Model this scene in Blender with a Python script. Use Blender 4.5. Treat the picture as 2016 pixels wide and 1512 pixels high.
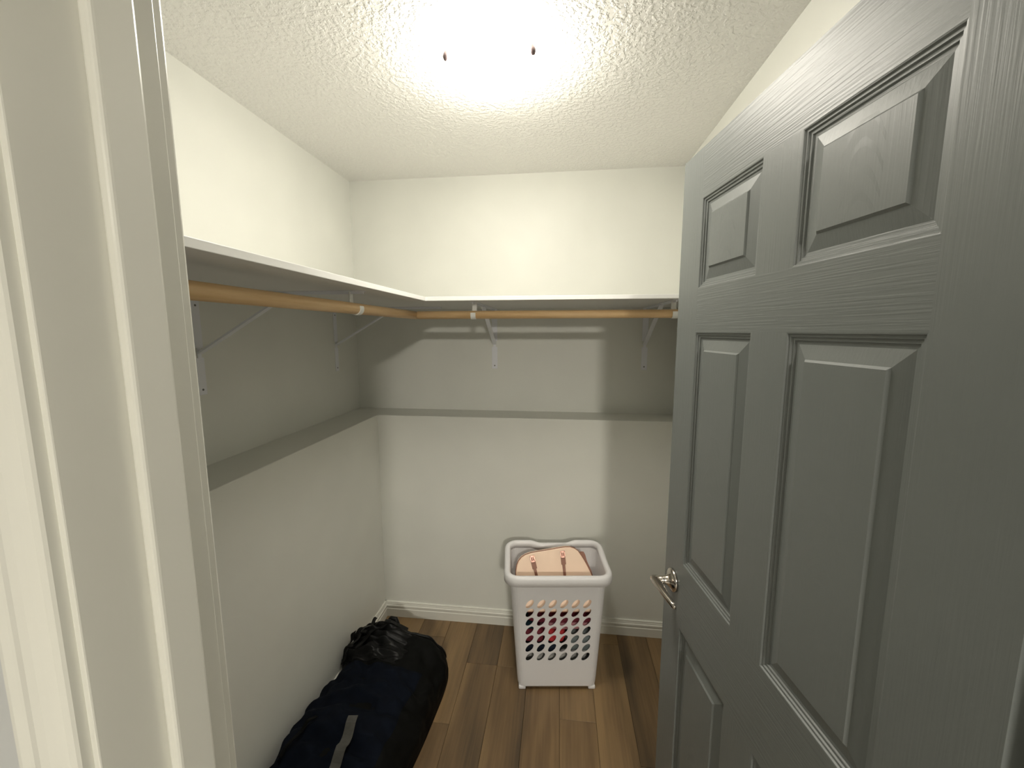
import bpy, bmesh, math, random
from mathutils import Vector, Matrix, noise

for o in list(bpy.data.objects):
    bpy.data.objects.remove(o)
scene = bpy.context.scene
COL = scene.collection
PI = math.pi

# ------------------------------------------------------------------ camera, world, exposure
CAM = Vector((1.1726, -2.2621, 1.6147))
YAW, PITCH, ROLL, FPX = 0.1168, -0.1281, -0.0013, 802.6
fw = Vector((-math.sin(YAW) * math.cos(PITCH), math.cos(YAW) * math.cos(PITCH), math.sin(PITCH)))
rt = Vector((math.cos(YAW), math.sin(YAW), 0)); up = rt.cross(fw)
rt2 = rt * math.cos(ROLL) + up * math.sin(ROLL); up2 = up * math.cos(ROLL) - rt * math.sin(ROLL)
cd = bpy.data.cameras.new('camera'); cam = bpy.data.objects.new('camera', cd); COL.objects.link(cam)
cam.matrix_world = Matrix(((rt2.x, up2.x, -fw.x, CAM.x), (rt2.y, up2.y, -fw.y, CAM.y), (rt2.z, up2.z, -fw.z, CAM.z), (0, 0, 0, 1)))
cd.sensor_width = 36; cd.lens = FPX / 2016 * 36; cd.clip_start = 0.01
scene.camera = cam
w = bpy.data.worlds.new('world'); scene.world = w; w.use_nodes = True
w.node_tree.nodes['Background'].inputs[0].default_value = (0, 0, 0, 1)
vs = scene.view_settings
vs.view_transform = 'Standard'; vs.look = 'None'; vs.gamma = 1; vs.use_curve_mapping = False
vs.exposure = 0.36
CLOSET_LAMP = 48.0      # radiance of the lit closet lamp glass
BEDROOM_LAMP = 390.0     # radiance of the lit bedroom lamp glass
LAMP_COL = (1.0, 0.945, 0.835)
# opening of an added, unseen bedroom window, meant for fill light (dark: it lights nothing)
WX0, WX1, WZ0, WZ1, WY = -0.2, 2.8, 0.75, 2.15, -5.9

# ------------------------------------------------------------------ room dimensions
H = 2.44; W = 1.789; LEDGE = 0.1975; ZL = 1.1683
YF = -1.905; YB = -2.02           # closet / bedroom face of the front wall
JX0, JX1, DOORH = 0.815, 1.603, 2.045

# ------------------------------------------------------------------ materials
def newmat(name, color, rough=0.5, metal=0.0, spec=0.5):
    m = bpy.data.materials.new(name); m.use_nodes = True
    b = m.node_tree.nodes['Principled BSDF']
    b.inputs['Base Color'].default_value = (*color, 1); b.inputs['Roughness'].default_value = rough
    b.inputs['Metallic'].default_value = metal; b.inputs['Specular IOR Level'].default_value = spec
    return m, m.node_tree, b

def link(nt, a, b): nt.links.new(a, b)

def coords(nt, scale=(1, 1, 1), kind='Object', rot=(0, 0, 0)):
    tc = nt.nodes.new('ShaderNodeTexCoord'); mp = nt.nodes.new('ShaderNodeMapping')
    mp.inputs['Scale'].default_value = scale; mp.inputs['Rotation'].default_value = rot
    link(nt, tc.outputs[kind], mp.inputs['Vector'])
    return mp.outputs['Vector']

def noise_tex(nt, vec, scale, detail=3, rough=0.5):
    n = nt.nodes.new('ShaderNodeTexNoise')
    n.inputs['Scale'].default_value = scale; n.inputs['Detail'].default_value = detail; n.inputs['Roughness'].default_value = rough
    link(nt, vec, n.inputs['Vector'])
    return n.outputs['Fac']

def ramp(nt, fac, stops):
    r = nt.nodes.new('ShaderNodeValToRGB'); e = r.color_ramp.elements
    while len(e) < len(stops): e.new(0.5)
    for i, (p, c) in enumerate(stops):
        e[i].position = p; e[i].color = (*c, 1)
    link(nt, fac, r.inputs['Fac'])
    return r.outputs['Color']

def bump(nt, b, h, strength, dist, prev=None):
    n = nt.nodes.new('ShaderNodeBump'); n.inputs['Strength'].default_value = strength; n.inputs['Distance'].default_value = dist
    link(nt, h, n.inputs['Height'])
    if prev: link(nt, prev, n.inputs['Normal'])
    link(nt, n.outputs['Normal'], b.inputs['Normal'])
    return n.outputs['Normal']

def paint(name, color, rough, bscale=220, bstr=0.15, var=0.03):
    m, nt, b = newmat(name, color, rough)
    v = coords(nt)
    f = noise_tex(nt, v, 3.0, 2)
    lo = tuple(c * (1 - var) for c in color); hi = tuple(min(1, c * (1 + var)) for c in color)
    link(nt, ramp(nt, f, [(0.3, lo), (0.7, hi)]), b.inputs['Base Color'])
    if bstr: bump(nt, b, noise_tex(nt, v, bscale, 2), bstr, 0.0006)
    return m

M = {}
M['wall'] = paint('wall_paint', (0.765, 0.77, 0.715), 0.5)
M['bedwall'] = paint('bedroom_wall_paint', (0.55, 0.56, 0.555), 0.6)
M['trim'] = paint('trim_gloss_white', (0.77, 0.765, 0.70), 0.25, 90, 0.05, 0.01)
M['shelf'] = paint('shelf_white', (0.80, 0.80, 0.78), 0.4, 60, 0.04, 0.01)
M['bracket'] = paint('bracket_white_enamel', (0.84, 0.85, 0.89), 0.35, 100, 0.02, 0.01)
M['plastic'] = paint('white_plastic', (0.80, 0.79, 0.80), 0.38, 300, 0.05, 0.01)
M['hook'] = paint('white_hook_plastic', (0.84, 0.84, 0.80), 0.35, 100, 0.02, 0.01)
M['screw'], _, _ = newmat('screw_steel', (0.20, 0.20, 0.19), 0.4, 0.8)

def ceiling_mat():
    m, nt, b = newmat('ceiling_texture_paint', (0.81, 0.80, 0.76), 0.6)
    v = coords(nt)
    a = noise_tex(nt, v, 70, 3, 0.55)
    r = ramp(nt, a, [(0.44, (0, 0, 0)), (0.60, (1, 1, 1))])
    bump(nt, b, r, 0.55, 0.004)
    return m
M['ceiling'] = ceiling_mat()

def rod_mat():
    m, nt, b = newmat('pale_wood_dowel', (0.62, 0.42, 0.22), 0.5)
    v = coords(nt, (40, 40, 2.5))
    f = noise_tex(nt, v, 1.2, 5, 0.6)
    link(nt, ramp(nt, f, [(0.25, (0.50, 0.31, 0.14)), (0.5, (0.66, 0.45, 0.23)), (0.75, (0.74, 0.54, 0.31))]), b.inputs['Base Color'])
    bump(nt, b, f, 0.1, 0.001)
    return m
M['rod'] = rod_mat()

def plank_mat():
    m, nt, b = newmat('vinyl_plank_oak', (0.2, 0.12, 0.07), 0.42)
    oi = nt.nodes.new('ShaderNodeObjectInfo')
    tc = nt.nodes.new('ShaderNodeTexCoord')
    add = nt.nodes.new('ShaderNodeVectorMath'); add.operation = 'ADD'
    mul = nt.nodes.new('ShaderNodeMath'); mul.operation = 'MULTIPLY'; mul.inputs[1].default_value = 37.0
    link(nt, oi.outputs['Random'], mul.inputs[0])
    link(nt, tc.outputs['Object'], add.inputs[0]); link(nt, mul.outputs[0], add.inputs[1])
    def mp(s):
        q = nt.nodes.new('ShaderNodeMapping'); q.inputs['Scale'].default_value = s
        link(nt, add.outputs[0], q.inputs['Vector']); return q.outputs['Vector']
    broad = noise_tex(nt, mp((11, 1.1, 1)), 1.0, 3, 0.5)
    fine = noise_tex(nt, mp((120, 3.5, 1)), 1.0, 4, 0.6)
    mx = nt.nodes.new('ShaderNodeMath'); mx.operation = 'MULTIPLY_ADD'; mx.inputs[1].default_value = 0.30
    link(nt, fine, mx.inputs[0]); link(nt, broad, mx.inputs[2])
    tone = nt.nodes.new('ShaderNodeMath'); tone.operation = 'MULTIPLY_ADD'; tone.inputs[1].default_value = 0.26
    link(nt, oi.outputs['Random'], tone.inputs[0]); link(nt, mx.outputs[0], tone.inputs[2])
    link(nt, ramp(nt, tone.outputs[0], [(0.52, (0.080, 0.053, 0.028)), (0.72, (0.160, 0.100, 0.047)), (0.95, (0.255, 0.165, 0.077))]), b.inputs['Base Color'])
    bump(nt, b, fine, 0.08, 0.0008)
    return m
M['plank'] = plank_mat()
M['subfloor'] = paint('plank_joint_dark', (0.05, 0.035, 0.025), 0.8)
M['carpet'] = paint('bedroom_carpet', (0.42, 0.40, 0.36), 0.95, 400, 0.5, 0.08)

DOORC = (0.172, 0.186, 0.180)
def door_mat(name, grain):
    m, nt, b = newmat(name, DOORC, 0.43)
    if grain == 'h': v = coords(nt, (6, 6, 270))
    else: v = coords(nt, (270, 270, 6))
    f = noise_tex(nt, v, 1.0, 2, 0.5)
    r = ramp(nt, f, [(0.40, (0, 0, 0)), (0.62, (1, 1, 1))])
    nrm = bump(nt, b, r, 0.22 if grain == 'h' else 0.13 if grain == 'v' else 0.10, 0.0008)
    if grain == 'panel':
        tc = nt.nodes.new('ShaderNodeTexCoord'); sp = nt.nodes.new('ShaderNodeSeparateXYZ'); link(nt, tc.outputs['Object'], sp.inputs[0])
        def mth(op, a, bb=None, c=None):
            n = nt.nodes.new('ShaderNodeMath'); n.operation = op
            for i, x in enumerate((a, bb, c)):
                if x is None: continue
                if isinstance(x, (int, float)): n.inputs[i].default_value = x
                else: link(nt, x, n.inputs[i])
            return n.outputs[0]
        x2 = mth('MULTIPLY', sp.outputs['X'], sp.outputs['X'])
        k = mth('MULTIPLY_ADD', x2, 38.0, sp.outputs['Z'])          # nested arches around the panel's centre line
        n2 = noise_tex(nt, tc.outputs['Object'], 30, 2)
        k = mth('MULTIPLY_ADD', n2, 0.012, k)
        s = mth('SINE', mth('MULTIPLY', k, 190.0))
        msk = mth('SUBTRACT', 1.0, mth('MULTIPLY', x2, 900.0)); msk.node.use_clamp = True
        mz = mth('SUBTRACT', 1.0, mth('MULTIPLY', mth('MULTIPLY', sp.outputs['Z'], sp.outputs['Z']), 220.0)); mz.node.use_clamp = True
        hgt = mth('MULTIPLY', mth('MULTIPLY', mth('GREATER_THAN', s, 0.55), msk), mz)
        bump(nt, b, hgt, 0.7, 0.0025, nrm)
    return m
M['door_v'] = door_mat('grey_door_paint_upright_grain', 'v')
M['door_h'] = door_mat('grey_door_paint_level_grain', 'h')
M['door_p'] = door_mat('grey_door_paint_panel', 'panel')
M['nickel'], _, _ = newmat('satin_nickel', (0.66, 0.61, 0.56), 0.16, 1.0)
M['finial'], _, _ = newmat('dark_nickel', (0.16, 0.12, 0.12), 0.4, 0.6)
M['pan'] = paint('lamp_pan_white', (0.9, 0.9, 0.88), 0.4, 100, 0.0, 0.01)

def glow(name, s):
    m = bpy.data.materials.new(name); m.use_nodes = True; nt = m.node_tree
    nt.nodes.remove(nt.nodes['Principled BSDF'])
    e = nt.nodes.new('ShaderNodeEmission'); e.inputs[0].default_value = (*LAMP_COL, 1); e.inputs[1].default_value = s
    link(nt, e.outputs[0], nt.nodes['Material Output'].inputs[0])
    return m
M['glass_on'] = glow('lit_frosted_glass', CLOSET_LAMP)
M['glass_on_bed'] = glow('lit_frosted_glass_bedroom', BEDROOM_LAMP)

def cloth(name, color, rough=0.9, var=0.25, weave=900):
    m, nt, b = newmat(name, color, rough, 0, 0.11)
    v = coords(nt)
    f = noise_tex(nt, v, 28, 3)
    link(nt, ramp(nt, f, [(0.3, tuple(c * (1 - var) for c in color)), (0.7, tuple(c * (1 + var) for c in color))]), b.inputs['Base Color'])
    bump(nt, b, noise_tex(nt, v, weave, 1), 0.2, 0.0006)
    return m
M['peach'] = paint('peach_leather', (0.95, 0.72, 0.55), 0.5, 500, 0.1, 0.02)
M['tan'] = paint('brown_leather', (0.27, 0.115, 0.07), 0.45, 400, 0.15, 0.1)
M['rose_metal'], _, _ = newmat('rose_gold_buckle', (0.36, 0.20, 0.16), 0.35, 1.0)
M['black_nylon'] = cloth('black_nylon', (0.0024, 0.0025, 0.0022), 0.7)
M['black_shiny'] = cloth('black_coated_fabric', (0.007, 0.007, 0.007), 0.32)
M['navy'] = cloth('navy_fabric', (0.0027, 0.0044, 0.0092), 0.9)
M['webbing'] = cloth('grey_webbing', (0.09, 0.088, 0.08), 0.8, 0.2)

# ------------------------------------------------------------------ mesh helpers
def mobj(name, verts, faces, mat, parent=None, smooth=False, fmi=None, loc=None):
    me = bpy.data.meshes.new(name); me.from_pydata([tuple(v) for v in verts], [], faces)
    for m in (mat if isinstance(mat, (list, tuple)) else [mat]): me.materials.append(m)
    if fmi:
        for p, i in zip(me.polygons, fmi): p.material_index = i
    if smooth:
        for p in me.polygons: p.use_smooth = True
    bm = bmesh.new(); bm.from_mesh(me); bmesh.ops.recalc_face_normals(bm, faces=bm.faces); bm.to_mesh(me); bm.free()
    o = bpy.data.objects.new(name, me); COL.objects.link(o)
    if parent: o.parent = parent
    if loc: o.location = loc
    return o

def empty(name, loc=(0, 0, 0), rz=0):
    o = bpy.data.objects.new(name, None); COL.objects.link(o); o.location = loc; o.rotation_euler = (0, 0, rz)
    o.empty_display_size = 0.05
    return o

def tag(o, label, cat=None, group=None, kind=None):
    o['label'] = label
    if cat: o['category'] = cat
    if group: o['group'] = group
    if kind: o['kind'] = kind
    return o

def box_geo(lo, hi, bevel=0.0, seg=2):
    bm = bmesh.new(); bmesh.ops.create_cube(bm, size=1)
    for v in bm.verts:
        v.co = Vector(((lo[i] + hi[i]) / 2 + v.co[i] * (hi[i] - lo[i])) for i in range(3))
    if bevel: bmesh.ops.bevel(bm, geom=list(bm.edges), offset=bevel, segments=seg, affect='EDGES', profile=0.5)
    bm.verts.ensure_lookup_table(); bm.verts.index_update()
    V = [v.co.copy() for v in bm.verts]; F = [[v.index for v in f.verts] for f in bm.faces]; bm.free()
    return V, F

def join(*geos):
    V, F = [], []
    for v, f in geos:
        n = len(V); V += list(v); F += [[i + n for i in q] for q in f]
    return V, F

def xf(geo, mtx): return [mtx @ Vector(v) for v in geo[0]], geo[1]

def box(name, lo, hi, mat, parent=None, bevel=0.0, seg=2):
    V, F = box_geo(lo, hi, bevel, seg)
    return mobj(name, V, F, mat, parent)

def lathe(profile, n=48, cap=True):
    V, F = [], []
    for r, z in profile:
        for k in range(n):
            a = 2 * PI * k / n; V.append(Vector((r * math.cos(a), r * math.sin(a), z)))
    for i in range(len(profile) - 1):
        for k in range(n):
            F.append([i * n + k, i * n + (k + 1) % n, (i + 1) * n + (k + 1) % n, (i + 1) * n + k])
    if cap: F += [list(range(n))[::-1], list(range((len(profile) - 1) * n, len(profile) * n))]
    return V, F

def tube(path, rad, n=12, flat=1.0, ref=Vector((0, 0, 1))):
    """sweep of an ellipse (rad x rad*flat) along a path"""
    path = [Vector(p) for p in path]; V, F = [], []
    rs = rad if isinstance(rad, (list, tuple)) else [rad] * len(path)
    for i, p in enumerate(path):
        t = (path[min(i + 1, len(path) - 1)] - path[max(i - 1, 0)]).normalized()
        r = ref if abs(t.dot(ref)) < 0.95 else Vector((1, 0, 0))
        a = t.cross(r).normalized(); b = a.cross(t)
        for k in range(n):
            q = 2 * PI * k / n; V.append(p + a * math.cos(q) * rs[i] + b * math.sin(q) * rs[i] * flat)
    for i in range(len(path) - 1):
        for k in range(n):
            F.append([i * n + k, i * n + (k + 1) % n, (i + 1) * n + (k + 1) % n, (i + 1) * n + k])
    F += [list(range(n))[::-1], list(range((len(path) - 1) * n, len(path) * n))]
    return V, F

def extrude_profile(prof, a, b, out, upv):
    """closed profile (t along out, h along upv) swept straight from a to b"""
    a, b, out, upv = Vector(a), Vector(b), Vector(out), Vector(upv); n = len(prof)
    V = [p + out * t + upv * h for p in (a, b) for t, h in prof]
    F = [[k, (k + 1) % n, n + (k + 1) % n, n + k] for k in range(n)] + [list(range(n)), list(range(n, 2 * n))]
    return V, F

# ------------------------------------------------------------------ the setting
def S(o, label=None):
    o['kind'] = 'structure'
    if label: o['label'] = label
    return o

S(box('wall_left', (-0.1, YF, 0), (0, 0.1, H), M['wall']), 'pale grey painted left wall above the ledge')
S(box('wall_back', (-0.1, 0, 0), (W + 0.1, 0.1, H), M['wall']), 'pale grey painted back wall above the ledge')
S(box('wall_right', (W, YF, 0), (W + 0.1, 0, H), M['wall']), 'pale grey painted wall behind the open door')
# thicker lower walls that stop in a ledge
def ledge_wall(name, lo, hi, label):
    S(box(name, lo, hi, M['wall'], None, 0.003), label)
ledge_wall('wall_left_lower', (-0.02, YF, -0.02), (LEDGE, 0.02, ZL), 'thicker lower left wall that ends in a ledge')
ledge_wall('wall_back_lower', (LEDGE - 0.006, -LEDGE, -0.02), (W + 0.02, 0.02, ZL), 'thicker lower back wall that ends in a ledge')
V, F = join(box_geo((-2.0, YB, 0), (JX0 - 0.02, YF, H)), box_geo((JX1 + 0.02, YB, 0), (4.2, YF, H)), box_geo((JX0 - 0.02, YB, DOORH + 0.02), (JX1 + 0.02, YF, H)))
S(mobj('wall_front', V, F, M['bedwall']), 'wall with the closet doorway')
S(box('ceiling', (-2.0, -5.9, H), (4.2, 0.1, H + 0.1), M['ceiling']), 'white textured ceiling')
S(box('wall_bedroom_left', (-2.1, -5.9, 0), (-2.0, YF, H), M['bedwall']), 'bedroom side wall')
S(box('wall_bedroom_right', (4.2, -5.9, 0), (4.3, YF, H), M['bedwall']), 'other bedroom side wall')
V, F = join(box_geo((-2.1, -6.0, 0), (WX0, WY, H)), box_geo((WX1, -6.0, 0), (4.3, WY, H)), box_geo((WX0, -6.0, 0), (WX1, WY, WZ0)), box_geo((WX0, -6.0, WZ1), (WX1, WY, H)))
S(mobj('wall_bedroom_back', V, F, M['bedwall']), 'bedroom wall facing the closet')
win = S(mobj('added_window_1', *join(box_geo((WX0, -5.98, WZ0), (WX0 + 0.05, -5.9, WZ1)), box_geo((WX1 - 0.05, -5.98, WZ0), (WX1, -5.9, WZ1)), box_geo((WX0 + 0.05, -5.98, WZ0), (WX1 - 0.05, -5.9, WZ0 + 0.05)), box_geo((WX0 + 0.05, -5.98, WZ1 - 0.05), (WX1 - 0.05, -5.9, WZ1)), box_geo(((WX0 + WX1) / 2 - 0.02, -5.955, WZ0 + 0.05), ((WX0 + WX1) / 2 + 0.02, -5.915, WZ1 - 0.05))), M['trim']), 'added white window frame in the unseen bedroom wall, unlit')  # made-up window frame out of view, added to carry fill light, now unlit
S(box('floor_bedroom', (-2.1, -5.9, -0.1), (4.3, YB, -0.001), M['carpet']), 'bedroom floor')

# closet floor: single vinyl planks on a dark base
fl = S(box('floor', (0.0, YB, -0.1), (W + 0.1, 0.0, -0.004), M['subfloor']), 'brown wood-look vinyl plank floor')
PW, PL, GAP = 0.1515, 1.22, 0.0010
random.seed(5)
cache = {}
xcol = 0.889 - 5 * PW
ci = 0
offs = [0.35, 0.80, 0.15, 0.62, 0.30, 0.303, 0.95, 0.545, 0.10, 0.70, 0.42, 0.9, 0.2, 0.5]
while xcol < W:
    x0, x1 = max(xcol, LEDGE - 0.01), min(xcol + PW, W)
    if x1 - x0 > 0.01:
        y = -LEDGE + 0.01 - PL + (PL - (offs[ci % len(offs)])) 
        edges = []
        top = -LEDGE + 0.012
        yj = top - offs[ci % len(offs)]
        edges.append((yj, top))
        while yj > YB:
            edges.append((max(yj - PL, YB), yj)); yj -= PL
        for (a, b) in edges:
            key = (round(x1 - x0, 4), round(b - a, 4))
            if key not in cache:
                V, F = box_geo((-(x1 - x0) / 2 + GAP / 2, -(b - a) / 2 + GAP / 2, -0.006), ((x1 - x0) / 2 - GAP / 2, (b - a) / 2 - GAP / 2, 0), 0.0008, 1)
                o = mobj('plank', V, F, M['plank'], fl); cache[key] = o.data
            else:
                o = bpy.data.objects.new('plank', cache[key]); COL.objects.link(o); o.parent = fl
            o.location = ((x0 + x1) / 2, (a + b) / 2, 0)
    xcol += PW; ci += 1

BASE = [(0, 0), (0.0155, 0), (0.0155, 0.046), (0.0120, 0.0500), (0.0120, 0.0535), (0.0148, 0.0570), (0.0148, 0.0660), (0.0105, 0.0700), (0.0105, 0.0745), (0.0085, 0.0780), (0.0085, 0.0835), (0.006, 0.0864), (0, 0.0864)]
def baseboard(name, a, b, out, label):
    V, F = extrude_profile(BASE, a, b, out, (0, 0, 1)); S(mobj(name, V, F, M['trim']), label)
baseboard('baseboard_back', (LEDGE, -LEDGE, 0), (W, -LEDGE, 0), (0, -1, 0), 'white grooved baseboard along the back wall')
baseboard('baseboard_left', (LEDGE, -LEDGE, 0), (LEDGE, YF, 0), (1, 0, 0), 'white grooved baseboard along the left wall')
baseboard('baseboard_right', (W, -LEDGE - 0.016, 0), (W, YF, 0), (-1, 0, 0), 'white grooved baseboard behind the door')
baseboard('baseboard_front', (LEDGE + 0.016, YF, 0), (JX0 - 0.07, YF, 0), (0, 1, 0), 'white grooved baseboard beside the doorway')

# door frame: jamb boards with stops, casings on the bedroom side
def jamb(name, lo, hi, slo, shi, label):
    j = S(box(name, lo, hi, M['trim'], None, 0.0012, 2), label)
    box('door_stop', slo, shi, M['trim'], j, 0.0035, 3)
jamb('trim_1', (JX0 - 0.019, YB, 0), (JX0, YF, DOORH), (JX0 - 0.001, -1.968, 0), (JX0 + 0.0105, -1.931, DOORH), 'glossy off-white door jamb with stop, latch side')
jamb('trim_2', (JX1, YB, 0), (JX1 + 0.019, YF, DOORH), (JX1 - 0.0105, -1.968, 0), (JX1 + 0.001, -1.940, DOORH), 'glossy off-white door jamb, hinge side')
jamb('trim_3', (JX0 - 0.019, YB, DOORH), (JX1 + 0.019, YF, DOORH + 0.019), (JX0, -1.968, DOORH - 0.0105), (JX1, -1.931, DOORH + 0.001), 'off-white door head jamb')
CAS = [(0, 0), (0, 0.0075), (0.0015, 0.0095), (0.0055, 0.0105), (0.0085, 0.0088), (0.0105, 0.0092), (0.016, 0.0112), (0.024, 0.0138), (0.032, 0.0152), (0.040, 0.0145), (0.043, 0.0150), (0.050, 0.0165), (0.054, 0.0165), (0.0570, 0.0140), (0.0570, 0)]
CAS = [(t * 0.79, h) for t, h in CAS]
def casing(name, a, b, out, label):
    V, F = extrude_profile(CAS, a, b, out, (0, -1, 0)); S(mobj(name, V, F, M['trim']), label)
RV = 0.005
casing('trim_4', (JX0 - RV, YB, 0), (JX0 - RV, YB, DOORH + RV), (-1, 0, 0), 'moulded off-white door casing, latch side')
casing('trim_5', (JX1 + RV, YB, 0), (JX1 + RV, YB, DOORH + RV), (1, 0, 0), 'moulded off-white door casing, hinge side')
casing('trim_6', (JX0 - RV - 0.057, YB, DOORH + RV), (JX1 + RV + 0.057, YB, DOORH + RV), (0, 0, 1), 'moulded off-white door casing over the doorway')
V, F = box_geo((JX0 - 0.075, YF, 0), (JX0 - RV, YF + 0.014, DOORH + 0.06), 0.003)
S(mobj('trim_7', V, F, M['trim']), 'door casing on the closet side')

# ------------------------------------------------------------------ door_1
DX, DY, DA = 1.4823, -1.122, 0.1307
DW, DT, DH = 0.768, 0.035, 2.035
door = S(empty('door_1', (DX, DY, 0), DA - PI / 2), 'dark grey six-panel door standing open into the closet')
u1, u2, u3, u4 = 0.1066, 0.3319, 0.4281, 0.6534
XL = [0, u1, u2, u3, u4, DW]
ZB = 0.012
ZLN = [ZB, 0.235, 0.8356, 1.0138, 1.6129, 1.7152, 1.9206, DH]
STICK = [(0, 0), (0.002, 0.0004), (0.0035, 0.0030), (0.0070, 0.0034), (0.0085, 0.0060), (0.0125, 0.0064), (0.0140, 0.0088), (0.0190, 0.0094)]
FIELD = [(0.0190, 0.0094), (0.0415, 0.0038), (0.0450, 0.0004)]
def rings(x0, x1, z0, z1, prof, sgn, ybase, V, F, fmi, mi, capmi=None):
    base = len(V)
    for ins, d in prof:
        for x, z in ((x0 + ins, z0 + ins), (x1 - ins, z0 + ins), (x1 - ins, z1 - ins), (x0 + ins, z1 - ins)):
            V.append((x, ybase + sgn * d, z))
    for i in range(len(prof) - 1):
        for k in range(4):
            a, b = base + i * 4 + k, base + i * 4 + (k + 1) % 4
            F.append([a, b, b + 4, a + 4]); fmi.append(mi[k % 2])
    if capmi is not None:
        n = base + 4 * (len(prof) - 1); F.append([n, n + 1, n + 2, n + 3]); fmi.append(capmi)
V, F, fmi = [], [], []
for sgn, yb in ((1, 0.0), (-1, DT)):
    for i in range(5):
        for j in range(7):
            x0, x1, z0, z1 = XL[i], XL[i + 1], ZLN[j], ZLN[j + 1]
            if i in (1, 3) and j in (1, 3, 5):
                rings(x0, x1, z0, z1, STICK, sgn, yb, V, F, fmi, (1, 0))
            else:
                b = len(V); V += [(x0, yb, z0), (x1, yb, z0), (x1, yb, z1), (x0, yb, z1)]; F.append([b, b + 1, b + 2, b + 3])
                fmi.append(0 if i in (0, 4) or (i == 2 and j in (1, 3, 5)) else 1)
b = len(V)
V += [(0, 0, ZB), (0, DT, ZB), (0, DT, DH), (0, 0, DH), (DW, 0, ZB), (DW, DT, ZB), (DW, DT, DH), (DW, 0, DH)]
for q in ([0, 1, 2, 3], [4, 5, 6, 7], [0, 1, 5, 4], [3, 2, 6, 7]):
    F.append([b + k for k in q]); fmi.append(0)
mobj('slab', V, F, [M['door_v'], M['door_h']], door, fmi=fmi)
for i in (1, 3):
    for j in (1, 3, 5):
        x0, x1, z0, z1 = XL[i], XL[i + 1], ZLN[j], ZLN[j + 1]
        cx, cz = (x0 + x1) / 2, (z0 + z1) / 2
        V, F, fmi = [], [], []
        for sgn, yb in ((1, 0.0), (-1, DT)):
            rings(x0 - cx, x1 - cx, z0 - cz, z1 - cz, FIELD, sgn, yb, V, F, fmi, (0, 0), 0)
        mobj('panel', V, F, M['door_p'], door, loc=(cx, 0, cz))
# lever set
LZ, LU = 0.940, 0.058
lev = empty('lever_handle', (LU, 0, LZ)); lev.parent = door; lev['label'] = 'satin nickel door lever'
ROT = Matrix.Rotation(PI / 2, 4, 'X')     # lathe axis +z -> -y (out of the visible face)
V, F = xf(lathe([(0.0, 0), (0.031, 0), (0.031, 0.004), (0.0295, 0.0075), (0.024, 0.010), (0.0165, 0.0135), (0.0125, 0.020), (0.0108, 0.030), (0.0105, 0.048), (0.0, 0.048)], 40), ROT)
mobj('rosette', V, F, M['nickel'], lev, smooth=True)
path = []
for k in range(17):
    t = k / 16
    path.append((-0.0105 + 0.116 * t, -0.0485 + 0.010 * t * t, 0.0 - 0.006 * t * t, 0.0115 * (1 - 0.55 * t) * (0.55 if k == 16 else 1), 0.0085 * (1 - 0.25 * t) * (0.6 if k == 16 else 1)))
V, F = [], []
n = 20
for i, p in enumerate(path):
    for k in range(n):
        q = 2 * PI * k / n; c, s_ = math.cos(q), math.sin(q)
        V.append((p[0], p[1] + math.copysign(abs(c) ** 0.45, c) * p[3], p[2] + math.copysign(abs(s_) ** 0.45, s_) * p[4]))
for i in range(len(path) - 1):
    for k in range(n): F.append([i * n + k, i * n + (k + 1) % n, (i + 1) * n + (k + 1) % n, (i + 1) * n + k])
F += [list(range(n)), list(range(16 * n, 17 * n))]
mobj('lever', V, F, M['nickel'], lev, smooth=True)
V, F = xf(lathe([(0.0, 0), (0.031, 0), (0.031, 0.004), (0.024, 0.010), (0.012, 0.02), (0.0105, 0.05), (0, 0.05)], 32), Matrix.Translation((LU, DT, LZ)) @ Matrix.Rotation(-PI / 2, 4, 'X'))
V2, F2 = box_geo((LU - 0.01, DT + 0.046, LZ - 0.010), (LU + 0.105, DT + 0.056, LZ + 0.010), 0.004)
V, F = join((V, F), (V2, F2))
mobj('far_side_lever', V, F, M['nickel'], door)
box('latch_plate', (-0.0012, 0.006, LZ - 0.028), (0.002, DT - 0.006, LZ + 0.028), M['nickel'], door)
for hz in (0.24, 1.02, 1.80):
    V, F = tube([(DW + 0.004, DT + 0.004, hz - 0.045), (DW + 0.004, DT + 0.004, hz + 0.045)], 0.0065, 12)
    V2, F2 = box_geo((DW - 0.001, 0.004, hz - 0.044), (DW + 0.0015, DT + 0.002, hz + 0.044))
    V, F = join((V, F), (V2, F2)); mobj('hinge', V, F, M['nickel'], door)

# ------------------------------------------------------------------ shelves
SD, ZS, ST = 0.626, 1.7545, 0.0160
tag(box('closet_shelf', (0, -SD, ZS - ST), (W, 0, ZS), M['shelf'], None, 0.001), 'deep white shelf board along the back wall', 'shelf', 'closet shelves')
tag(box('closet_shelf', (0, YF, ZS - ST), (SD, -SD - 0.0008, ZS), M['shelf'], None, 0.001), 'deep white shelf board along the left wall', 'shelf', 'closet shelves')
# ------------------------------------------------------------------ rods
RR, RX, RZ = 0.0168, 0.551, 1.6845
def rod(name, length, loc, rot, label):
    V, F = lathe([(0.0, -length / 2), (RR - 0.001, -length / 2), (RR, -length / 2 + 0.001), (RR, length / 2 - 0.001), (RR - 0.001, length / 2), (0.0, length / 2)], 32)
    o = mobj(name, V, F, M['rod'], smooth=True); o.location = loc; o.rotation_euler = rot
    tag(o, label, 'rod', 'closet rods')
ya, yb_ = YF, -RX + RR
rod('clothes_rod', yb_ - ya, (RX, (ya + yb_) / 2, RZ), (PI / 2, 0, 0), 'round pale wooden clothes rod under the left shelf')
xa, xb = RX + RR * 0.85, W
rod('clothes_rod', xb - xa, ((xa + xb) / 2, -RX, RZ), (0, PI / 2, 0), 'round pale wooden clothes rod under the back shelf')

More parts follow.
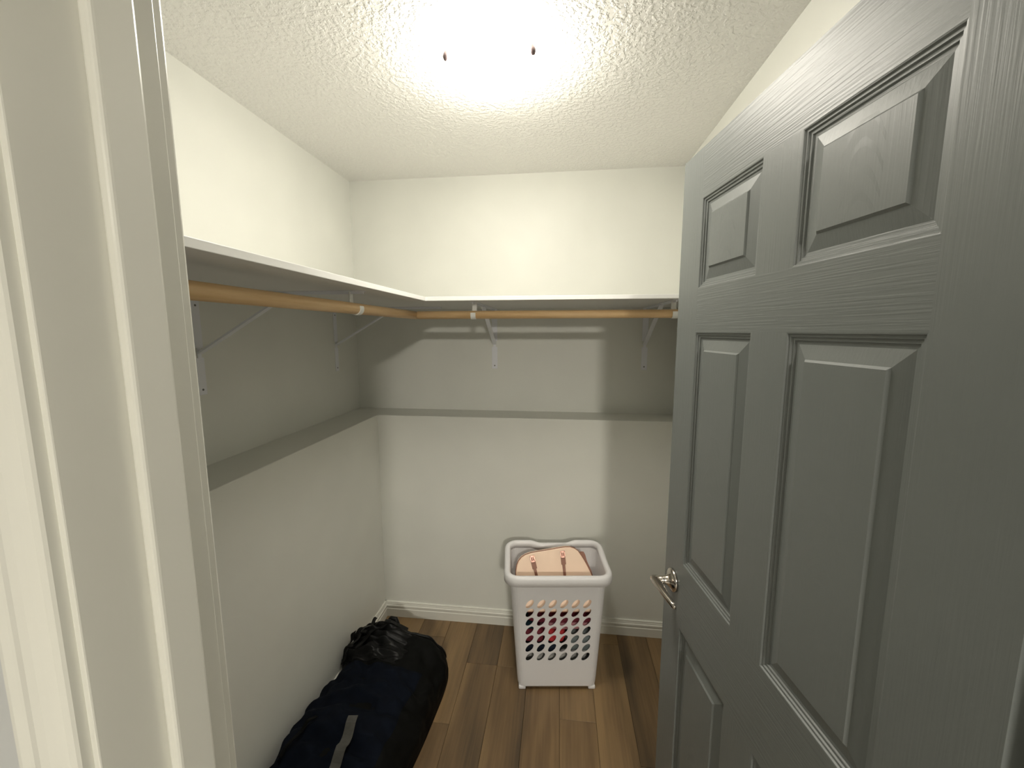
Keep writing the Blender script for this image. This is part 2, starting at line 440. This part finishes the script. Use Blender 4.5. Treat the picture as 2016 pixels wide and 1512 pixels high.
# ------------------------------------------------------------------ shelf brackets (local: -Y out of the wall, X along it)
def bracket(loc, rz, label, hook):
    r = empty('shelf_bracket', loc, rz)
    ZT = ZS - ST
    hw = 0.0155
    V, F = join(box_geo((-hw, -0.0030, 1.562), (hw, 0, ZT), 0.0010, 1), box_geo((-hw, -0.0030, 1.408), (hw, 0, 1.530), 0.0010, 1), box_geo((-0.007, -0.0024, 1.525), (0.007, 0, 1.567)))
    mobj('wall_plate', V, F, M['bracket'], r)
    for z in (1.425, 1.70):
        V, F = xf(lathe([(0, 0), (0.0038, 0), (0.0030, 0.0012), (0, 0.0014)], 12), Matrix.Translation((0, -0.003, z)) @ Matrix.Rotation(PI / 2, 4, 'X'))
        mobj('screw', V, F, M['screw'], r)
    L = 0.575
    V, F = join(box_geo((-hw, -L, ZT - 0.0030), (hw, 0, ZT), 0.0010, 1), box_geo((-0.003, -L, ZT - 0.0095), (0.003, -0.004, ZT - 0.0025)))
    mobj('arm', V, F, M['bracket'], r)
    a, b = Vector((0, -0.003, 1.545)), Vector((0, -0.335, ZT - 0.004)); d = (b - a).normalized(); nn = Vector((1, 0, 0)).cross(d)
    V = []
    for p in (a, b):
        for sx, sn in ((-0.010, -0.003), (0.010, -0.003), (0.010, 0.003), (-0.010, 0.003)): V.append(p + Vector((sx, 0, 0)) + nn * sn)
    mobj('strut', V, [[0, 1, 2, 3], [4, 5, 6, 7], [0, 1, 5, 4], [1, 2, 6, 5], [2, 3, 7, 6], [3, 0, 4, 7]], M['bracket'], r)
    if hook:
        zr = RZ - 0.0; yr = -RX
        V, F = box_geo((-0.010, yr + RR - 0.002, zr + 0.004), (0.010, yr + RR + 0.0025, ZT - 0.002), 0.001, 1)
        hk = mobj('hook', V, F, M['hook'], r)
        # cradle: open ring of flat band around the underside and front of the rod
        V, F = [], []
        N = 26
        for i in range(N + 1):
            a_ = math.radians(30 - 235 * i / N)      # from behind the rod, under it and up its front
            for rr_ in (RR - 0.0004, RR + 0.0026):
                for x in (-0.0105, 0.0105): V.append((x - 0.000, yr + math.cos(a_) * rr_, zr + math.sin(a_) * rr_))
        for i in range(N):
            q = i * 4
            F += [[q, q + 1, q + 5, q + 4], [q + 2, q + 3, q + 7, q + 6], [q, q + 2, q + 6, q + 4], [q + 1, q + 3, q + 7, q + 5]]
        F += [[0, 1, 3, 2], [4 * N, 4 * N + 1, 4 * N + 3, 4 * N + 2]]
        mobj('rod_cradle', V, F, M['hook'], r)
    tag(r, label, 'bracket', 'shelf brackets')
    return r
bracket((0.810, 0, 0), 0, 'white metal shelf bracket in the middle of the back wall', True)
bracket((1.624, 0, 0), 0, 'white metal shelf bracket on the back wall beside the door edge', True)
bracket((0, -0.228, 0), PI / 2, 'white metal shelf bracket on the left wall by the corner', False)
bracket((0, -1.055, 0), PI / 2, 'white metal shelf bracket on the left wall beside the door jamb', True)

# ------------------------------------------------------------------ ceiling lamps
def ceiling_light(loc, glass, label, rz, suffix=''):
    r = empty('ceiling_light' + suffix, loc, rz)
    V, F = lathe([(0.0, 0.0), (0.123, 0.0), (0.123, -0.018), (0.118, -0.023), (0.0, -0.023)], 48); mobj('ceiling_pan', V, F, M['pan'], r, smooth=False)
    R, ZR, ZBT = 0.130, -0.046, -0.116
    prof = [(R, ZR)] + [(R * math.cos(a) ** 0.85, ZR - 0.008 + (ZBT - ZR + 0.008) * math.sin(a) ** 1.12) for a in [PI / 2 * k / 12 for k in range(1, 12)]] + [(0.0005, ZBT)]
    V, F = lathe(prof, 64, cap=False); mobj('glass_bowl' + suffix, V, F, glass, r, smooth=True)
    for k in range(3):
        a = math.radians(-150 + 120 * k); c = Vector((math.cos(a), math.sin(a), 0))
        p = c * (R + 0.004)
        V, F = tube([c * 0.112 + Vector((0, 0, -0.020)), c * 0.124 + Vector((0, 0, -0.030)), c * (R + 0.002) + Vector((0, 0, -0.040)), p + Vector((0, 0, -0.056))], 0.0024, 8)
        clip = mobj('clip', V, F, M['nickel'], r, smooth=True)
        V, F = lathe([(0, 0.016), (0.0045, 0.011), (0.0088, 0.002), (0.0096, -0.004), (0.0070, -0.011), (0, -0.0145)], 16)
        V = [v + p + c * 0.0065 + Vector((0, 0, -0.054)) for v in V]
        mobj('finial', V, F, M['finial'], clip, smooth=True)
    tag(r, label, 'ceiling light')
    return r
ceiling_light((0.963, -0.962, H), M['glass_on'], 'lit frosted glass bowl ceiling light inside the closet', 0.02)
ceiling_light((1.75, -4.6, H), M['glass_on_bed'], 'lit frosted glass bowl ceiling light of the bedroom', 0, '_offscreen')

# ------------------------------------------------------------------ laundry basket
BK = (1.167, -0.474, 0); BR = math.radians(6.7)
BM = Matrix.Translation(BK) @ Matrix.Rotation(BR, 4, 'Z')
bk = empty('laundry_basket', BK, BR)
tag(bk, 'tall white plastic laundry basket with rows of slanted oval holes', 'laundry basket')
BH = 0.556
def bdim(z):
    t = max(0, min(1, z / BH)); return 0.178 + 0.036 * t, 0.117 + 0.012 * t, 0.034 + 0.006 * t
ZW, ROWH, COLW, NC, NR, K = 0.1515, 0.0432, 0.0505, 6, 7, 6
Z0 = 0.169 - ROWH / 2
def perim(z, grow=0.0):
    hx, hy, r = bdim(z); hx += grow; hy += grow; r += grow
    zw = min(ZW, hx - r - 0.002)
    P = [(-zw + 2 * zw * i / (NC * K), -hy) for i in range(NC * K + 1)]
    def arc(cx, cy, a0):
        return [(cx + r * math.cos(a0 + PI / 2 * k / 6), cy + r * math.sin(a0 + PI / 2 * k / 6)) for k in range(7)]
    P += arc(hx - r, -hy + r, -PI / 2); P += [(hx, -hy + r + (2 * hy - 2 * r) * k / 5) for k in range(1, 5)]
    P += arc(hx - r, hy - r, 0); P += [(hx - r - (2 * hx - 2 * r) * k / 9, hy) for k in range(1, 9)]
    P += arc(-hx + r, hy - r, PI / 2); P += [(-hx, hy - r - (2 * hy - 2 * r) * k / 5) for k in range(1, 5)]
    P += arc(-hx + r, -hy + r, PI)
    return P
lev_z = [0.012, 0.02, 0.05, 0.09, 0.12] + [Z0 + ROWH / K * j for j in range(NR * K + 1)] + [0.475, 0.51, 0.54, BH]
J0 = 5
V, F = [], []
for li, z in enumerate(lev_z):
    g = -0.006 if li == 0 else (-0.001 if li == 1 else 0)
    V += [(x, y, z) for x, y in perim(z, g)]
NP = len(perim(0.3))
for j in range(len(lev_z) - 1):
    for i in range(NP):
        if i < NC * K and J0 <= j < J0 + NR * K: continue
        F.append([j * NP + i, j * NP + (i + 1) % NP, (j + 1) * NP + (i + 1) % NP, (j + 1) * NP + i])
F.append(list(range(NP)))
tilt = math.radians(52)
for c in range(NC):
    for r_ in range(NR):
        i0, j0 = c * K, J0 + r_ * K
        ring = [(i0 + k, j0) for k in range(K)] + [(i0 + K, j0 + k) for k in range(K)] + [(i0 + K - k, j0 + K) for k in range(K)] + [(i0, j0 + K - k) for k in range(K)]
        idx = [j * NP + i for i, j in ring]
        ox = (V[j0 * NP + i0][0] + V[j0 * NP + i0 + K][0]) / 2; oz = (lev_z[j0] + lev_z[j0 + K]) / 2
        e0 = len(V)
        for q in idx:
            dx, dz = V[q][0] - ox, V[q][2] - oz
            a = math.atan2(dz, dx) - tilt
            A, B = 0.0245, 0.0128
            rr_ = 1 / math.sqrt((math.cos(a) / A) ** 2 + (math.sin(a) / B) ** 2)
            ex, ez = ox + rr_ * math.cos(a + tilt), oz + rr_ * math.sin(a + tilt)
            V.append((ex, -bdim(ez)[1], ez))
        n = len(idx)
        for k in range(n): F.append([idx[k], idx[(k + 1) % n], e0 + (k + 1) % n, e0 + k])
body = mobj('body', V, F, M['plastic'], bk)
sm = body.modifiers.new('wall', 'SOLIDIFY'); sm.thickness = 0.0026; sm.offset = -1
# rim
PR = [(-0.003, -0.020), (-0.003, 0.002), (0.001, 0.0085), (0.007, 0.0120), (0.014, 0.0120), (0.0205, 0.0085), (0.0238, 0.002), (0.0250, -0.010), (0.0255, -0.030), (0.0225, -0.031), (0.0205, -0.010), (0.018, 0.002), (0.012, 0.006), (0.005, 0.002), (0.0015, -0.008), (0.0015, -0.020)]
def rr_path(hx, hy, r):
    pts = []
    def seg(p, q, n):
        for k in range(n): pts.append((Vector((p[0] + (q[0] - p[0]) * k / n, p[1] + (q[1] - p[1]) * k / n, 0)), Vector((q[1] - p[1], -(q[0] - p[0]), 0)).normalized()))
    def arc(cx, cy, a0):
        for k in range(9):
            a = a0 + PI / 2 * k / 9; pts.append((Vector((cx + r * math.cos(a), cy + r * math.sin(a), 0)), Vector((math.cos(a), math.sin(a), 0))))
    seg((-hx + r, -hy), (hx - r, -hy), 16); arc(hx - r, -hy + r, -PI / 2); seg((hx, -hy + r), (hx, hy - r), 8); arc(hx - r, hy - r, 0)
    seg((hx - r, hy), (-hx + r, hy), 28); arc(-hx + r, hy - r, PI / 2); seg((-hx, hy - r), (-hx, -hy + r), 8); arc(-hx + r, -hy + r, PI)
    return pts
hx, hy, r_ = bdim(BH)
V, F = [], []
pts = rr_path(hx, hy, r_)
def sstep(a, b, x): t = max(0, min(1, (x - a) / (b - a))); return t * t * (3 - 2 * t)
for p, nrm in pts:
    lift = 0.014 * sstep(0.060, 0.115, abs(p.x)) * sstep(-0.02, hy, p.y)
    for t, h in PR: V.append(p + nrm * t + Vector((0, 0, BH + h + (lift if h > -0.025 else lift * 0.4))))
n = len(PR)
for i in range(len(pts)):
    for k in range(n):
        j = (i + 1) % len(pts); F.append([i * n + k, j * n + k, j * n + (k + 1) % n, i * n + (k + 1) % n])
mobj('rim', V, F, M['plastic'], bk, smooth=True)
for sx in (-1, 1):
    for sy in (-1, 1):
        V, F = box_geo((sx * 0.158 - 0.016, sy * 0.098 - 0.016, 0), (sx * 0.158 + 0.016, sy * 0.098 + 0.016, 0.016), 0.004)
        mobj('foot', V, F, M['plastic'], bk)

# ------------------------------------------------------------------ laundry inside the basket
def garment(name, c, half, color, label, seed, cat='clothing'):
    """a crumpled, folded piece of cloth: rounded block with creases"""
    V, F = [], []
    nu, nv = 40, 22
    for j in range(nv + 1):
        ph = -PI / 2 + PI * j / nv
        for i in range(nu):
            th = 2 * PI * i / nu
            sg = lambda v, e: math.copysign(abs(v) ** e, v)
            p = Vector((sg(math.cos(ph), 0.45) * sg(math.cos(th), 0.4) * half[0], sg(math.cos(ph), 0.45) * sg(math.sin(th), 0.4) * half[1], sg(math.sin(ph), 0.6) * half[2]))
            q = p * 14 + Vector((seed * 3.1, seed * 1.7, 0))
            d = noise.noise(q) * 0.10 + noise.noise(q * 2.3) * 0.06 + 0.05 * math.sin(p.z * 160 + 3 * noise.noise(q))
            V.append(p * (1 + d))
    for j in range(nv):
        for i in range(nu): F.append([j * nu + i, j * nu + (i + 1) % nu, (j + 1) * nu + (i + 1) % nu, (j + 1) * nu + i])
    o = mobj(name, V, F, cloth(name + '_fabric_%d' % seed, color, 0.85), smooth=True)
    o.location = BM @ Vector(c); o.rotation_euler = (0, 0, BR)
    tag(o, label, cat, 'laundry in the basket')
G = garment
G('folded_cloth', (0.0, 0.0, 0.092), (0.150, 0.092, 0.070), (0.42, 0.41, 0.39), 'pale grey cloth at the bottom of the white laundry basket', 1)
G('folded_cloth', (-0.068, -0.060, 0.195), (0.094, 0.050, 0.025), (0.012, 0.016, 0.026), 'navy black cloth low on the left in the laundry basket', 2)
G('folded_cloth', (0.100, -0.060, 0.224), (0.062, 0.050, 0.050), (0.17, 0.20, 0.20), 'grey teal cloth low on the right in the laundry basket', 3)
G('folded_cloth', (-0.006, -0.062, 0.255), (0.042, 0.048, 0.029), (0.55, 0.05, 0.055), 'bright red cloth in the middle of the laundry basket', 4)
G('folded_cloth', (-0.110, -0.060, 0.256), (0.054, 0.050, 0.030), (0.20, 0.035, 0.05), 'dark rose cloth on top of the navy cloth in the basket', 5)
G('folded_cloth', (-0.128, -0.060, 0.307), (0.042, 0.052, 0.018), (0.010, 0.025, 0.035), 'dark teal cloth on top of the dark rose cloth in the basket', 6)
G('folded_cloth', (0.045, -0.062, 0.306), (0.112, 0.050, 0.019), (0.52, 0.24, 0.27), 'dusty pink cloth in the white laundry basket', 7)
G('folded_cloth', (0.015, -0.082, 0.337), (0.150, 0.032, 0.0125), (0.13, 0.022, 0.035), 'burgundy cloth directly under the peach handbag', 8)
G('folded_cloth', (0.0, 0.052, 0.246), (0.155, 0.044, 0.080), (0.10, 0.10, 0.11), 'charcoal cloth at the back of the white laundry basket', 9)

# peach handbag leaning in the basket
TL = math.radians(24)
PM = BM @ Matrix.Translation((0, -0.085, 0.404)) @ Matrix.Rotation(-TL, 4, 'X')     # local X right, Z up its face, -Y its face
hb = bpy.data.objects.new('handbag', None); COL.objects.link(hb); hb.matrix_world = PM
tag(hb, 'peach leather handbag with brown buckled straps inside the laundry basket', 'handbag')
OUT = [(-0.150, -0.036), (-0.172, -0.028), (-0.180, 0.0), (-0.183, 0.05), (-0.187, 0.10), (-0.186, 0.135), (-0.182, 0.158), (-0.174, 0.175), (-0.160, 0.191), (-0.141, 0.202), (-0.117, 0.2095), (-0.08, 0.216), (-0.034, 0.223), (0.01, 0.2300), (0.045, 0.2352), (0.068, 0.2350), (0.088, 0.2290), (0.104, 0.2180), (0.117, 0.200), (0.131, 0.178), (0.145, 0.152), (0.158, 0.125), (0.171, 0.09), (0.176, 0.05), (0.174, 0.0), (0.165, -0.028), (0.145, -0.036)]
def slab_outline(out, y0, y1, bev):
    cx = sum(p[0] for p in out) / len(out); cz = sum(p[1] for p in out) / len(out); n = len(out); V, F = [], []
    for y, ins in ((y0, bev), (y0 + bev * 0.3, bev * 0.3), (y0 + bev, 0), (y1 - bev, 0), (y1, bev)):
        for x, z in out:
            d = Vector((cx - x, cz - z)).normalized() * ins; V.append((x + d.x, y, z + d.y))
    for i in range(4):
        for k in range(n): F.append([i * n + k, i * n + (k + 1) % n, (i + 1) * n + (k + 1) % n, (i + 1) * n + k])
    F += [list(range(n)), list(range(4 * n, 5 * n))]
    return V, F
V, F = slab_outline(OUT, 0.0, 0.062, 0.006); mobj('body', V, F, M['peach'], hb)
V, F = tube([(x, 0.0035, z) for x, z in OUT + OUT[:1]], 0.0022, 8, ref=Vector((0, 1, 0))); mobj('piping', V, F, M['tan'], hb, smooth=True)
for sx, sz, ex in ((-0.112, 0.198, -0.089), (0.030, 0.218, 0.038)):
    dirv = Vector((ex - sx, 0, 0.10 - sz)).normalized()
    ang = math.atan2(dirv.x, -dirv.z)
    Lx = (Vector((ex, 0, 0.10)) - Vector((sx, 0, sz))).length
    R_ = Matrix.Translation((sx, -0.002, sz)) @ Matrix.Rotation(-ang, 4, 'Y')
    V, F = xf(join(box_geo((-0.0062, -0.0028, -Lx - 0.08), (0.0062, 0.001, -0.010), 0.0008, 1), box_geo((-0.0105, -0.0032, -0.058), (0.0105, 0.001, -0.022), 0.001, 1)), R_)
    st = mobj('strap', V, F, M['tan'], hb)
    V, F = xf(join(box_geo((-0.0105, -0.006, -0.006), (0.0105, 0.001, 0.0)), box_geo((-0.0105, -0.006, -0.028), (0.0105, 0.001, -0.022)), box_geo((-0.0105, -0.006, -0.028), (-0.0062, 0.001, 0.0)), box_geo((0.0062, -0.006, -0.028), (0.0105, 0.001, 0.0)), box_geo((-0.0015, -0.0068, -0.026), (0.0015, -0.003, -0.002))), R_)
    mobj('buckle', V, F, M['rose_metal'], st)
TB = [(0.112, 0.203), (0.119, 0.214), (0.132, 0.212), (0.138, 0.200), (0.143, 0.178), (0.150, 0.160), (0.163, 0.130), (0.168, 0.110), (0.160, 0.112), (0.146, 0.140), (0.132, 0.170)]
V, F = slab_outline(TB, 0.012, 0.030, 0.002); mobj('side_tab', V, F, M['tan'], hb)

# ------------------------------------------------------------------ soft dark bag on the floor
bagR = empty('duffel_bag', (0.43, -0.85, 0))
tag(bagR, 'soft black and navy duffel bag slumped on the floor against the wall', 'bag')
BO = Vector((0.43, -0.85, 0))
ST_ = [(-0.535, 0.42, 0.56, 0.05, 0.05), (-0.540, 0.31, 0.630, 0.17, 0.11), (-0.553, 0.240, 0.662, 0.245, 0.140), (-0.600, 0.226, 0.674, 0.272, 0.150), (-0.660, 0.222, 0.676, 0.240, 0.152),
       (-0.720, 0.219, 0.674, 0.202, 0.155), (-0.800, 0.216, 0.668, 0.195, 0.165), (-0.900, 0.216, 0.660, 0.212, 0.172), (-1.020, 0.216, 0.645, 0.238, 0.178), (-1.160, 0.216, 0.628, 0.228, 0.176),
       (-1.300, 0.225, 0.605, 0.200, 0.160), (-1.380, 0.260, 0.570, 0.160, 0.130), (-1.410, 0.330, 0.500, 0.080, 0.070)]
def station(t):
    t = max(0, min(len(ST_) - 1.0001, t)); i = int(t); f = t - i
    g = lambda k: ST_[max(0, min(len(ST_) - 1, i + k))]
    p0, p1, p2, p3 = g(-1), g(0), g(1), g(2)
    return [0.5 * (2 * b + (c - a) * f + (2 * a - 5 * b + 4 * c - d) * f * f + (3 * b - 3 * c + d - a) * f ** 3) for a, b, c, d in zip(p0, p1, p2, p3)]
def bag_pt(t, th, off=0.0, wr=1.0):
    """t along the bag, th 0 = right side at the floor ... pi = wall side at the floor"""
    y, xl, xr, hl, hr = station(t)
    c, s_ = math.cos(th), math.sin(th)
    lat = math.copysign(abs(c) ** 0.62, c); h = (hl + hr) / 2 + (hr - hl) / 2 * lat
    hxw = (xr - xl) / 2
    px = (xl + xr) / 2 + math.copysign(abs(c) ** 0.62, c) * hxw; pz = (max(0, s_) ** 0.62) * h
    p = Vector((px, y, pz)); q = p * 9
    d = 0.016 * noise.noise(q) + 0.012 * noise.noise(q * 2.2 + Vector((5, 1, 2))) + 0.010 * (1 - 2.2 * abs(noise.noise(q * 1.3 + Vector((2, 7, 1))))) * max(0, s_) + 0.006 * math.sin(p.y * 70 + p.x * 25 + 6 * noise.noise(p * 6)) * max(0, s_)
    dirv = Vector((c, 0, max(0.0, s_) + 0.15)).normalized()
    edge = min(1, pz / 0.05)
    p = p + dirv * (d * wr * edge + off)
    p.x = max(p.x, LEDGE + 0.018); p.z = max(p.z, 0.0)
    return p - BO
def bag_patch(t0, t1, a0, a1, nt_, na, off, wr=1.0, wob=0.0, wr_extra=0.0, sd=0):
    V, F = [], []
    for i in range(nt_ + 1):
        for j in range(na + 1):
            u, v = i / nt_, j / na
            tt = t0 + (t1 - t0) * u; aa = a0 + (a1 - a0) * v
            if wob:
                tt += wob * noise.noise(Vector((v * 6, sd, 0.3))) * (1 - u) ; aa += wob * 0.35 * noise.noise(Vector((u * 7, sd, 4.1))) * (1 - v)
            e = min(1, 8 * min(u, 1 - u, v, 1 - v))
            o = off * (0.15 + 0.85 * e)
            if wr_extra: o += e * wr_extra * (0.6 * noise.noise(Vector((u * 9, v * 5, sd))) + 0.4 * math.sin(u * 26 + 5 * noise.noise(Vector((u * 4, v * 3, sd + 2)))))
            V.append(bag_pt(tt, aa, o, wr))
    for i in range(nt_):
        for j in range(na):
            q = i * (na + 1) + j; F.append([q, q + 1, q + na + 2, q + na + 1])
    return V, F
NT, NA = 110, 48
V, F = [], []
for i in range(NT + 1):
    for j in range(NA + 1): V.append(bag_pt((len(ST_) - 1) * i / NT, PI * j / NA))
for i in range(NT):
    for j in range(NA):
        q = i * (NA + 1) + j; F.append([q, q + 1, q + NA + 2, q + NA + 1])
F.append([j for j in range(NA + 1)]); F.append([NT * (NA + 1) + j for j in range(NA + 1)])
F.append([i * (NA + 1) for i in range(NT + 1)] + [i * (NA + 1) + NA for i in range(NT, -1, -1)])
mobj('body', V, F, M['black_nylon'], bagR, smooth=True)
V, F = bag_patch(5.3, 10.6, 1.0, 2.95, 90, 50, 0.012, 1.0, 0.30, 0.018, 3); mobj('top_panel', V, F, M['navy'], bagR, smooth=True)
V, F = bag_patch(2.2, 5.2, 1.5, 2.75, 60, 40, 0.012, 1.0, 0.35, 0.024, 8); mobj('end_flap', V, F, M['black_shiny'], bagR, smooth=True)
def strap_on(name, pts, wdt, mat, lift):
    """flat band laid over the bag through (t, th) points"""
    C_ = []
    for k in range(len(pts) - 1):
        for s_ in range(10):
            f = s_ / 10; C_.append((pts[k][0] + (pts[k + 1][0] - pts[k][0]) * f, pts[k][1] + (pts[k + 1][1] - pts[k][1]) * f))
    C_.append(pts[-1])
    P = [bag_pt(t, a, lift) for t, a in C_]; V, F = [], []
    for i, p in enumerate(P):
        tg = (P[min(i + 1, len(P) - 1)] - P[max(i - 1, 0)]).normalized()
        nr = (bag_pt(C_[i][0], C_[i][1], lift + 0.02) - p).normalized(); sd = tg.cross(nr).normalized() * wdt / 2
        nr = nr * 0.0025
        V += [p - sd, p + sd, p + sd + nr, p - sd + nr]
    for i in range(len(P) - 1):
        for k in range(4): F.append([i * 4 + k, i * 4 + (k + 1) % 4, i * 4 + 4 + (k + 1) % 4, i * 4 + 4 + k])
    F += [[0, 1, 2, 3], [4 * len(P) - 4 + k for k in range(4)]]
    return mobj(name, V, F, mat, bagR)
strap_on('grey_strap', [(8.15, 1.54), (8.8, 1.50), (9.6, 1.47), (10.4, 1.46)], 0.034, M['webbing'], 0.030)
strap_on('black_strap', [(8.25, 1.86), (8.7, 1.96), (9.2, 2.06)], 0.016, M['black_nylon'], 0.028)
strap_on('black_strap', [(3.0, 2.55), (4.2, 2.50), (5.2, 2.42)], 0.028, M['black_nylon'], 0.022)
strap_on('black_strap', [(2.2, 1.95), (3.4, 2.15), (4.6, 2.40)], 0.026, M['black_shiny'], 0.022)
strap_on('black_strap', [(2.0, 1.55), (3.2, 1.85), (4.7, 2.1)], 0.022, M['black_shiny'], 0.022)
V, F = tube([bag_pt(1.6 + 0.9 * (1 - k / 20), 1.9 - 1.55 * k / 20, 0.006) for k in range(21)], 0.007, 8); mobj('piping', V, F, M['black_shiny'], bagR, smooth=True)
hp = bag_pt(1.4, 1.78, 0.0)
V, F = tube([hp + Vector(v) for v in ((-0.030, -0.010, 0.0), (-0.026, 0.004, 0.030), (-0.008, 0.012, 0.046), (0.012, 0.012, 0.044), (0.026, 0.004, 0.026), (0.030, -0.010, -0.004))], [0.008, 0.011, 0.013, 0.013, 0.011, 0.008], 10); mobj('carry_loop', V, F, M['black_shiny'], bagR, smooth=True)
for t, a in ((3.6, 2.08), (4.4, 2.30), (2.6, 1.70)):
    p = bag_pt(t, a, 0.026)
    V, F = box_geo(p - Vector((0.014, 0.010, 0.004)), p + Vector((0.014, 0.010, 0.005)), 0.003); mobj('buckle', V, F, M['black_shiny'], bagR)
